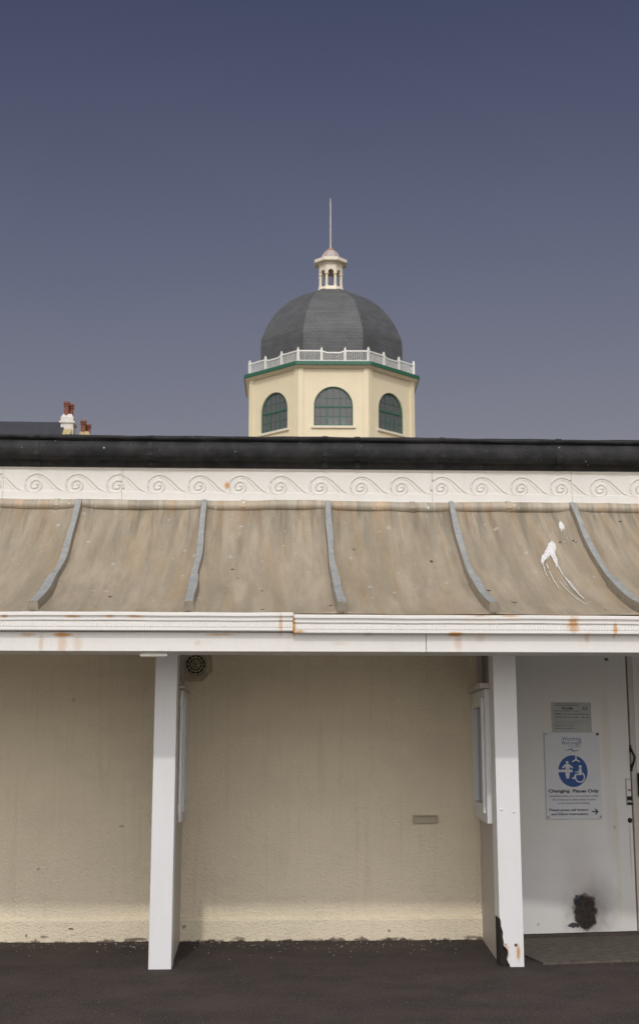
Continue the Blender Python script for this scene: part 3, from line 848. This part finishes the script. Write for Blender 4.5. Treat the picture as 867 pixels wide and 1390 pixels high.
s2, su2, sz2, sw2, sh2 = sign_root('information_sign', 747, 953, 802.5, 993, 'smaller grey notice of opening times above the wheelchair sign on the door', 'sign')
def zt_(a, b):
    u, z = dl(744 + a / 13.98, 945 + b / 13.98); return u - su2, z - sz2
bm = bmesh.new(); plate(bm, [(-sw2 / 2, -.012), (sw2 / 2, -.012), (sw2 / 2, sh2), (-sw2 / 2, sh2)], [], fn, .0005, .0022)
bmesh.ops.translate(bm, verts=bm.verts[:], vec=(0, 0, 0)); build('board', bm, 'sign_grey', s2, local=True)
D2 = .004
write(s2, zt_, 'THE DOME', 236, 452, 252, 44, 'ink', .03, D2)
write(s2, zt_, 'SUMMER 10 am - dusk (weekdays)  Mon - Sun', 105, 760, 347, 22, 'ink', .02, D2)
write(s2, zt_, 'WINTER 10 am - 4 pm  October  -  Mar - Sun', 110, 765, 408, 22, 'ink', .02, D2)
write(s2, zt_, 'For enquiries about the opening of these facilities please contact', 110, 765, 484, 14, 'ink_grey', .0, D2)
write(s2, zt_, 'the council offices by telephone', 110, 550, 518, 14, 'ink_grey', .0, D2)
write(s2, zt_, 'Weekdays 9 am - 5 pm', 110, 465, 571, 22, 'ink_grey', .02, D2)
write(s2, zt_, 'Weekends & Evenings', 110, 490, 622, 22, 'ink_grey', .02, D2)
for yy in (146, 176, 280):
    a, z = zt_(112, yy); b, _ = zt_(565, yy)
    bm = bmesh.new(); plate(bm, [(a, z - .0025), (b, z - .0025), (b, z + .0025), (a, z + .0025)], [], fn, .0024, .0032); build('rule_line', bm, 'ink_grey', s2, local=True)
a, z = zt_(685, 235); bm = bmesh.new(); plate(bm, [(a + q[0] * 1.3, z + q[1]) for q in circ(.016, 16)], [[(a + q[0] * 1.3, z + q[1]) for q in circ(.010, 16)]], fn, .0024, .0032)
build('emblem', bm, 'ink_grey', s2, local=True)

# ------------------------------------------------------------------ grit on the pavement
bm = bmesh.new()
for i in range(420):
    x = random.uniform(-2.6, 1.75) if random.random() < .75 else random.uniform(-6, 6)
    y = WY - .03 - abs(random.gauss(0, .35)); 
    if x > 1.8: y = 11.3 - abs(random.gauss(0, .5))
    if -.68 < x < -.60 or 1.6 < x < 2.0: continue
    r = random.uniform(.002, .007) if random.random() < .93 else random.uniform(.007, .012)
    m = Matrix.Translation((x, y, r * .4)) @ Matrix.Rotation(random.uniform(0, 6), 4, 'Z') @ Matrix.Diagonal((1, random.uniform(.6, 1), .6, 1))
    bmesh.ops.create_icosphere(bm, subdivisions=1, radius=r, matrix=m)
for v in bm.verts: v.co += Vector((random.uniform(-1, 1), random.uniform(-1, 1), random.uniform(-1, 1))) * .0012
tag(build('grit', bm, 'grit', None, local=True), 'loose pale grit and small stones on the dark pavement', None, None, 'stuff')

# ------------------------------------------------------------------ domed tower
TYF = 70.0; AP = 4.58
txc = at(448.8, 590, TYF)[0]; txc += AP * (ray(449, 560).x / ray(449, 560).y) * 0
tower_c = Vector((txc + .24, TYF + AP, 0))
tower = tag(empty('domed_tower', tower_c, -R(1.2)), 'cream octagonal tower with arched green windows, grey slate dome and white cupola', 'tower')
T8 = math.tan(pi / 8)
def octa(bm, prof, closed=False, uv=None, n=8):
    """prof: [(apothem, z)]; faces centred on -y"""
    rings = []
    for a, z in prof:
        rr = a / math.cos(pi / n)
        rings.append([bm.verts.new((rr * math.cos(-pi / 2 + pi / n + 2 * pi * i / n), rr * math.sin(-pi / 2 + pi / n + 2 * pi * i / n), z)) for i in range(n)])
    L = bm.loops.layers.uv.new('UVMap') if uv else None
    arc = 0
    for j in range(len(prof) - 1):
        d = math.hypot(prof[j + 1][0] - prof[j][0], prof[j + 1][1] - prof[j][1])
        for i in range(n):
            k = (i + 1) % n
            f = bm.faces.new((rings[j][i], rings[j][k], rings[j + 1][k], rings[j + 1][i]))
            if L:
                s0, s1 = prof[j][0] * T8, prof[j + 1][0] * T8
                for lp, q in zip(f.loops, ((-s0, arc), (s0, arc), (s1, arc + d), (-s1, arc + d))): lp[L].uv = (q[0] + 20 + i * 7.3, q[1])
        arc += d
    if closed:
        bm.faces.new(rings[0]); bm.faces.new(rings[-1])
def facefn(i, ap, z0=0):
    th = -pi / 2 + i * pi / 4
    n = Vector((math.cos(th), math.sin(th), 0)); u = Vector((-n.y, n.x, 0))
    return lambda a, b, d: n * (ap + d) + u * a + Vector((0, 0, b + z0))
zT = lambda py, dy=0: at(449, py, TYF + dy)[1]
ZS, ZSP, ZCR, ZW = zT(578), zT(551), zT(524.5), zT(501)
WH = at(475, 550, TYF)[0] - at(422, 550, TYF)[0]; WH /= 2
ZC = ZSP + (ZCR - ZSP)
half = AP * T8
def arch(w, zs_, zsp, rise, n=20):
    return [(-w, zs_), (w, zs_)] + [(w * math.cos(pi * i / n), zsp + rise * math.sin(pi * i / n)) for i in range(0, n + 1)]
for i in range(8):
    f_ = facefn(i, AP)
    bm = bmesh.new()
    hh = [arch(WH, ZS, ZSP, ZCR - ZSP)]
    plate(bm, [(-half, 14.0), (half, 14.0), (half, ZW + .25), (-half, ZW + .25)], hh, f_, -.30, 0)
    wall = build('wall', bm, 'cream', tower, local=True)
    bm = bmesh.new()
    for s in (-1, 1):
        a, b = sorted((s * (half + .018), s * (half - .26)))
        plate(bm, [(a, 14.0), (b, 14.0), (b, ZW + .05), (a, ZW + .05)], [], f_, .001, .085)
    build('pilaster', bm, 'cream', tower, local=True)
    # window
    bm = bmesh.new(); rise = ZCR - ZSP
    plate(bm, arch(WH - .005, ZS + .005, ZSP, rise - .005), [arch(WH - .065, ZS + .085, ZSP, rise - .065)], f_, -.17, -.08)
    def bar(a, b, c, d, d0=-.155, d1=-.10): plate(bm, [(a, c), (b, c), (b, d), (a, d)], [], f_, d0, d1)
    bar(-WH + .08, WH - .08, ZSP - .05, ZSP + .03, -.165, -.085)
    topz = lambda x: ZSP + (rise - .06) * math.sqrt(max(0, 1 - (x / (WH - .05)) ** 2))
    for k in range(1, 6):
        x = -WH + 2 * WH * k / 6
        big = k in (2, 4)
        w_ = .038 if big else .014
        bar(x - w_, x + w_, ZS + .09, ZSP - .061, -.16, -.09 if big else -.105)
        w_ = .022 if big else .013
        bar(x - w_, x + w_, ZSP + .041, topz(x), -.15, -.11)
    for z in ((ZS + ZSP) / 2, ZSP + rise * .42):
        ww = WH - .08 if z < ZSP else (WH - .08) * math.sqrt(1 - ((z - ZSP) / rise) ** 2)
        bar(-ww, ww, z - .013, z + .013, -.145, -.115)
    win = build('window', bm, 'green', tower, local=True)
    bm = bmesh.new(); plate(bm, arch(WH - .03, ZS + .03, ZSP, rise - .03), [], f_, -.132, -.126)
    build('pane', bm, 'glass', win, local=True)
    if i in (0, 1, 7):  # added pale jagged panel, stands in for sky glimpsed through the tower
        bm = bmesh.new(); a = -WH * .35 if i == 0 else -WH * .5
        outl = [(a, ZS + .05)]; x = a; hmax = .42 if i == 0 else .75
        while x < WH * .72:
            h_ = ZS + .12 + hmax * random.uniform(.55, 1); outl += [(x, h_), (x + .10, h_), (x + .101, ZS + .16), (x + .13, ZS + .16)]; x += .1301
        outl += [(x, ZS + .05)]
        plate(bm, outl, [], f_, -.19, -.175); build('sky_standin', bm, 'sky_standin', win, local=True)
    bm = bmesh.new(); plate(bm, [(-WH - .14, ZS - .13), (WH + .14, ZS - .13), (WH + .14, ZS - .004), (-WH - .14, ZS - .004)], [], f_, .001, .10)
    build('sill', bm, 'cream_trim', win, local=True)
bm = bmesh.new(); octa(bm, [(AP - .32, ZS - 1.2), (AP - .32, ZS - 1.1)], True); build('floor_slab', bm, 'cream_dark', tower, local=True)
bm = bmesh.new(); octa(bm, [(AP - .32, ZW), (AP - .32, ZW + .15)], True); build('ceiling_slab', bm, 'cream_dark', tower, local=True)
bm = bmesh.new(); octa(bm, [(AP - .5, ZS - 1.2), (AP - .5, ZS - .1), (AP - .32, ZS - .1)], False); build('inner_dado', bm, 'cream_dark', tower, local=True)
OV = .33
zE0, zE1 = at(449, 495, TYF - OV)[1], at(449, 490, TYF - OV - .03)[1]
bm = bmesh.new(); octa(bm, [(AP + .03, ZW), (AP + .10, ZW + .02), (AP + .16, ZW + .07), (AP + OV - .06, zE0 - .05), (AP + OV, zE0 - .02), (AP + OV, zE0 + .02), (AP - .2, zE0 + .02)])
build('cornice', bm, 'cream_trim', tower, local=True)
bm = bmesh.new(); octa(bm, [(AP + OV - .10, zE0 - .02), (AP + OV + .005, zE0 - .025), (AP + OV + .05, zE0), (AP + OV + .05, zE1), (AP + OV, zE1 + .02), (3.4, zE1 + .05)])
build('eaves_gutter', bm, 'green', tower, local=True)
# railing
RA = 4.64; rb = zE1 + .03; rt = at(449, 475.5, TYF + AP - RA)[1]; rh = RA * T8
for i in range(8):
    f_ = facefn(i, RA); bm = bmesh.new(); b0 = rh / 3
    plate(bm, [(-rh, rb + .02), (rh, rb + .02), (rh, rb + .10), (-rh, rb + .10)], [], f_, -.035, .035)
    tz = rt; lo = rt - .10
    toprail = [(-rh, tz - .08), (-b0, tz - .08), (-b0 + .28, lo - .08), (b0 - .28, lo - .08), (b0, tz - .08), (rh, tz - .08), (rh, tz), (b0, tz), (b0 - .28, lo), (-b0 + .28, lo), (-b0, tz), (-rh, tz)]
    plate(bm, toprail, [], f_, -.04, .04)
    for bay in range(3):
        a0 = -rh + bay * 2 * b0
        for k in range(1, 13):
            x = a0 + 2 * b0 * k / 13
            tt = tz - .07
            if bay == 1:
                e_ = min(abs(x + b0), abs(x - b0)); tt = tz - .07 - min(.10, .10 * e_ / .28)
            plate(bm, [(x - .012, rb + .09), (x + .012, rb + .09), (x + .012, tt), (x - .012, tt)], [], f_, -.014, .014)
    rl = build('railing', bm, 'white_rail', tower, local=True)
    for x in (-rh, -b0, b0):
        bm = bmesh.new()
        plate(bm, [(x - .055, rb - .02), (x + .055, rb - .02), (x + .055, rt + .08), (x - .055, rt + .08)], [], f_, -.055, .055)
        plate(bm, [(x - .045, rt + .081), (x + .045, rt + .081), (x, rt + .20)], [], f_, -.045, .045)
        build('railing_post', bm, 'white_rail', rl, local=True)
# dome
TC = TYF + AP
zD = lambda py: at(449, py, TC)[1]
dp = [(4.00, zE1 + .04), (4.02, zD(490)), (4.01, zD(482)), (3.98, zD(473)), (3.87, zD(466)), (3.68, zD(455)), (3.44, zD(444.5)), (3.08, zD(432.5)), (2.66, zD(422)), (2.18, zD(413.5)), (1.63, zD(406.3)), (1.15, zD(401.2)), (.80, zD(398.3))]
sm = smooth_path([(a, b, 0) for a, b in dp], 3)
bm = bmesh.new(); octa(bm, [(p.x, p.y) for p in sm], uv=True)
bm.faces.new([v for v in bm.verts][-8:]) 
dome = build('dome', bm, 'slate', tower, local=True)
bm = bmesh.new()
for i in range(8):
    th = -pi / 2 + pi / 8 + i * pi / 4
    tube(bm, [((p.x / math.cos(pi / 8)) * math.cos(th), (p.x / math.cos(pi / 8)) * math.sin(th), p.y) for p in sm], .022, 6)
build('hip_roll', bm, 'slate', dome, local=True)
# cupola
z0, z1, z2, z3, z4, z5 = zD(397.5), zD(393), zD(369.6), zD(360.5), zD(355.5), zD(340.5)
cup = bmesh.new(); octa(cup, [(.2, z0 - .1), (.80, z0 - .1), (.80, z0), (.76, z0 + .03), (.70, z1), (.2, z1)])
cupola = build('cupola', cup, 'cream_trim', tower, local=True)
for i in range(8):
    th = -pi / 2 + pi / 8 + i * pi / 4; rr = .60 / math.cos(pi / 8)
    bm = bmesh.new(); x, y = rr * math.cos(th), rr * math.sin(th)
    tube(bm, [(x, y, z1 - .03), (x, y, z2 - .30)], [.085, .075], 10)
    for za, zb, w in ((z1 - .02, z1 + .08, .11), (z2 - .32, z2 - .25, .12)):
        tube(bm, [(x, y, za), (x, y, zb)], w, 10)
    build('column', bm, 'cream_trim', cupola, local=True)
bm = bmesh.new()
for i in range(8):
    f_ = facefn(i, .68); hw = .68 * T8; aw = .165
    out = [(-hw, z2 - .26), (-aw, z2 - .26)] + [(-aw * math.cos(pi * k / 10), z2 - .20 + .18 * math.sin(pi * k / 10)) for k in range(11)] + [(aw, z2 - .26), (hw, z2 - .26), (hw, z3 + .1), (-hw, z3 + .1)]
    plate(bm, out, [], f_, -.14, 0)
build('arcade', bm, 'cream_trim', cupola, local=True)
bm = bmesh.new(); octa(bm, [(.64, z3 - .12), (.70, z3 - .12), (.76, z3 - .02), (.92, z3 + .0), (.95, z3 + .03), (.95, z4 - .05), (.90, z4)])
build('eaves', bm, 'cream_trim', cupola, local=True)
bm = bmesh.new(); octa(bm, [(.90, z4), (.70, z4 + .07), (.55, z4 + .20), (.47, z4 + .38), (.38, z4 + .52), (.26, z5 - .04), (.22, z5)], False)
build('cupola_roof', bm, 'spire', cupola, local=True)
bm = bmesh.new(); octa(bm, [(.25, z5 - .03), (.26, z5 + .02), (.16, z5 + .10), (.08, z5 + .14)], True)
build('cap', bm, 'copper', cupola, local=True)
zt = zD(268.8); bm = bmesh.new()
tube(bm, [(0, 0, z5 + .08), (0, 0, z5 + .3), (0, 0, zt - .3), (0, 0, zt)], [.06, .05, .036, .015], 8)
build('spire', bm, 'spire_paint', cupola, local=True)
# lower body of the cinema, behind the shelter
bm = bmesh.new(); box(bm, -14, 14, -1.5, 22, 0, 13.0); box(bm, -14.4, 14.4, -1.9, 22.4, 13.003, 13.5)
box(bm, -5.3, 5.3, -5.3, 5.3, 13.503, 13.99)
lb = build('lower_building', bm, 'cream', tower, local=True)
for k in range(-3, 4):
    for z in (1.5, 5.2, 9.2):
        build('lower_window', Box(k * 3.6 - .7, k * 3.6 + .7, -1.53, -1.502, z, z + 2.2), 'dark_glass', tower, local=True)

# ------------------------------------------------------------------ terrace house far left
HY = 80
hx, hz = at(90, 572, HY)
rg = at(40, 572, HY + 3)[1]
house = tag(empty('terrace_house', (hx - 8, HY + 3, 0), R(1)), 'distant white house with dark slate roof and chimneys topped by red pots', 'house')
# local frame: gable end at x=+8.0 on the right
lx = 8.0
bm = bmesh.new(); box(bm, -16, lx - .3, -5, 5, 0, rg - 3.4)
hw_ = build('wall', bm, 'stucco', house, local=True)
bm = bmesh.new(); prof = [(-5.3, rg - 3.6), (0, rg), (5.3, rg - 3.6)]
extrude_x(bm, prof, [-16.2, lx - .5]); build('roof', bm, 'house_slate', house, local=True)
bm = bmesh.new(); extrude_x(bm, [(-5.2, rg - 3.5), (0, rg - .12), (5.2, rg - 3.5)], [lx - .49, lx + .0]); build('gable_parapet', bm, 'lichen', house, local=True)
def chimney(x, y, w, d, ztop, yell, pots):
    bm = bmesh.new()
    base = ztop - 2.3
    box(bm, x - w / 2, x + w / 2, y - d / 2, y + d / 2, base, ztop - .62)
    box(bm, x - w / 2 - .09, x + w / 2 + .09, y - d / 2 - .09, y + d / 2 + .09, ztop - .617, ztop - .50)
    box(bm, x - w / 2 + .0, x + w / 2 - .0, y - d / 2, y + d / 2, ztop - .497, ztop - .22)
    # flaunching
    a = [bm.verts.new((x + sx * (w / 2 - .02), y + sy * (d / 2 - .02), ztop - .219)) for sx, sy in ((-1, -1), (1, -1), (1, 1), (-1, 1))]
    b = [bm.verts.new((x + sx * (w / 3), y + sy * (d / 2.6), ztop)) for sx, sy in ((-1, -1), (1, -1), (1, 1), (-1, 1))]
    for i in range(4): bm.faces.new((a[i], a[(i + 1) % 4], b[(i + 1) % 4], b[i]))
    bm.faces.new(b); bm.faces.new(a)
    ch = build('chimney', bm, yell, house, local=True)
    for (ox, oy, h) in pots:
        bm = bmesh.new(); px_, py_ = x + ox, y + oy; n = 10
        tube(bm, [(px_, py_, ztop - .1), (px_, py_, ztop + h * .7), (px_, py_, ztop + h * .72), (px_, py_, ztop + h * .82), (px_, py_, ztop + h * .83), (px_, py_, ztop + h)], [.17, .15, .20, .20, .15, .21], n)
        for k in range(6):
            t = 2 * pi * k / 6; box(bm, px_ + .16 * math.cos(t) - .04, px_ + .16 * math.cos(t) + .04, py_ + .16 * math.sin(t) - .04, py_ + .16 * math.sin(t) + .04, ztop + h, ztop + h + .12)
        build('chimney_pot', bm, 'pot', ch, local=True)
ct = at(90, 559, HY + 2)[1]
chimney(7.68, -.1, .78, 1.25, ct, 'chimney', ((-.08, -.38, .70), (.14, .05, .66), (-.02, .42, .72)))
c2 = at(116, 580, HY + 2)[1]
chimney(8.72, .4, .75, 1.1, c2, 'lichen', ((-.10, -.3, .62), (.14, .25, .50), (-.05, .3, .5)))
# lean walls for the second stack
build('side_wall', Box(lx + .02, lx + 1.6, -4, 5, 0, rg - 3.2), 'stucco', house, local=True)

# ------------------------------------------------------------------ light
SUN_EL, SUN_AZ = R(41), R(187)
w = bpy.data.worlds.new('World'); scene.world = w; w.use_nodes = True
nt = w.node_tree; bg = nt.nodes['Background']
sky = nt.nodes.new('ShaderNodeTexSky'); sky.sky_type = 'NISHITA'; sky.sun_disc = False
sky.sun_elevation = SUN_EL; sky.sun_rotation = SUN_AZ; sky.air_density = 1.0; sky.dust_density = 2.5; sky.ozone_density = 1.5
hs = nt.nodes.new('ShaderNodeHueSaturation'); hs.inputs['Saturation'].default_value = .42; hs.inputs['Value'].default_value = 1
nt.links.new(sky.outputs[0], hs.inputs['Color'])
mx = nt.nodes.new('ShaderNodeMix'); mx.data_type = 'RGBA'; mx.blend_type = 'MULTIPLY'; mx.inputs[0].default_value = 1
mx.inputs[7].default_value = (.745, .755, .86, 1)
nt.links.new(hs.outputs[0], mx.inputs[6])
tc0 = nt.nodes.new('ShaderNodeTexCoord'); sz_ = nt.nodes.new('ShaderNodeSeparateXYZ'); nt.links.new(tc0.outputs['Generated'], sz_.inputs[0])
ns = nt.nodes.new('ShaderNodeTexNoise'); ns.inputs['Scale'].default_value = 1.6; ns.inputs['Detail'].default_value = 3
mp = nt.nodes.new('ShaderNodeMapping'); mp.inputs['Scale'].default_value = (1, 1, 2.5); nt.links.new(tc0.outputs['Generated'], mp.inputs[0]); nt.links.new(mp.outputs[0], ns.inputs['Vector'])
na = nt.nodes.new('ShaderNodeMath'); na.operation = 'MULTIPLY_ADD'; na.inputs[1].default_value = .10; nt.links.new(ns.outputs['Fac'], na.inputs[0]); nt.links.new(sz_.outputs[2], na.inputs[2])
cr = nt.nodes.new('ShaderNodeValToRGB'); nt.links.new(na.outputs[0], cr.inputs[0])
el = cr.color_ramp.elements
el[0].position = 0; el[0].color = (1.25, 1.12, 1.0, 1); el[1].position = 1; el[1].color = (.42, .42, .72, 1)
for p_, c_ in ((.275, (1.12, 1.0, .92)), (.41, (.84, .83, .90)), (.565, (.55, .58, .76))):
    e_ = el.new(p_); e_.color = (*c_, 1)
m0 = nt.nodes.new('ShaderNodeMix'); m0.data_type = 'RGBA'; m0.blend_type = 'MULTIPLY'; m0.inputs[0].default_value = 1; m0.clamp_result = False
nt.links.new(cr.outputs[0], m0.inputs[7]); nt.links.new(mx.outputs[2], m0.inputs[6])
# hazy sky glow added as fill light: a broad bright veil of sky around the sun, fading to nothing towards the opposite side
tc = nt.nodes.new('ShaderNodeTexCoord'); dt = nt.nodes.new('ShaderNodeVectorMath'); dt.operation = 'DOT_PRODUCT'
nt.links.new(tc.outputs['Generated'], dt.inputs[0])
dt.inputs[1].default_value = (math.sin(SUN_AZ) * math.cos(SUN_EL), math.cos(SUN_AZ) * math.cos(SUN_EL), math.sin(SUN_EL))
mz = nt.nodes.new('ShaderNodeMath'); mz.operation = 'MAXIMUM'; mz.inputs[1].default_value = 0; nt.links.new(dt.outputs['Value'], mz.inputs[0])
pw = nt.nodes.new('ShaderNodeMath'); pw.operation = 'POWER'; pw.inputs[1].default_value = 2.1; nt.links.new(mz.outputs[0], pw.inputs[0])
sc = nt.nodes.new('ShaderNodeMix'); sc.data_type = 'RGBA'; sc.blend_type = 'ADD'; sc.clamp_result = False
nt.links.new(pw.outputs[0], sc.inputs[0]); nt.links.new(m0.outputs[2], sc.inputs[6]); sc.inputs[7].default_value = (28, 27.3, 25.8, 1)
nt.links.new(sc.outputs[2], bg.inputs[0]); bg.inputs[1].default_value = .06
sl = bpy.data.lights.new('sun', 'SUN'); sl.energy = .95; sl.angle = R(1.5); sl.color = (1, .96, .90)
so = bpy.data.objects.new('sun', sl); COL.objects.link(so)
d = Vector((math.sin(SUN_AZ) * math.cos(SUN_EL), math.cos(SUN_AZ) * math.cos(SUN_EL), math.sin(SUN_EL)))
so.rotation_euler = (-d).to_track_quat('-Z', 'Y').to_euler(); so.location = (0, 0, 30)

scene.view_settings.view_transform = 'Standard'; scene.view_settings.look = 'None'
scene.view_settings.exposure = .12; scene.view_settings.gamma = 1
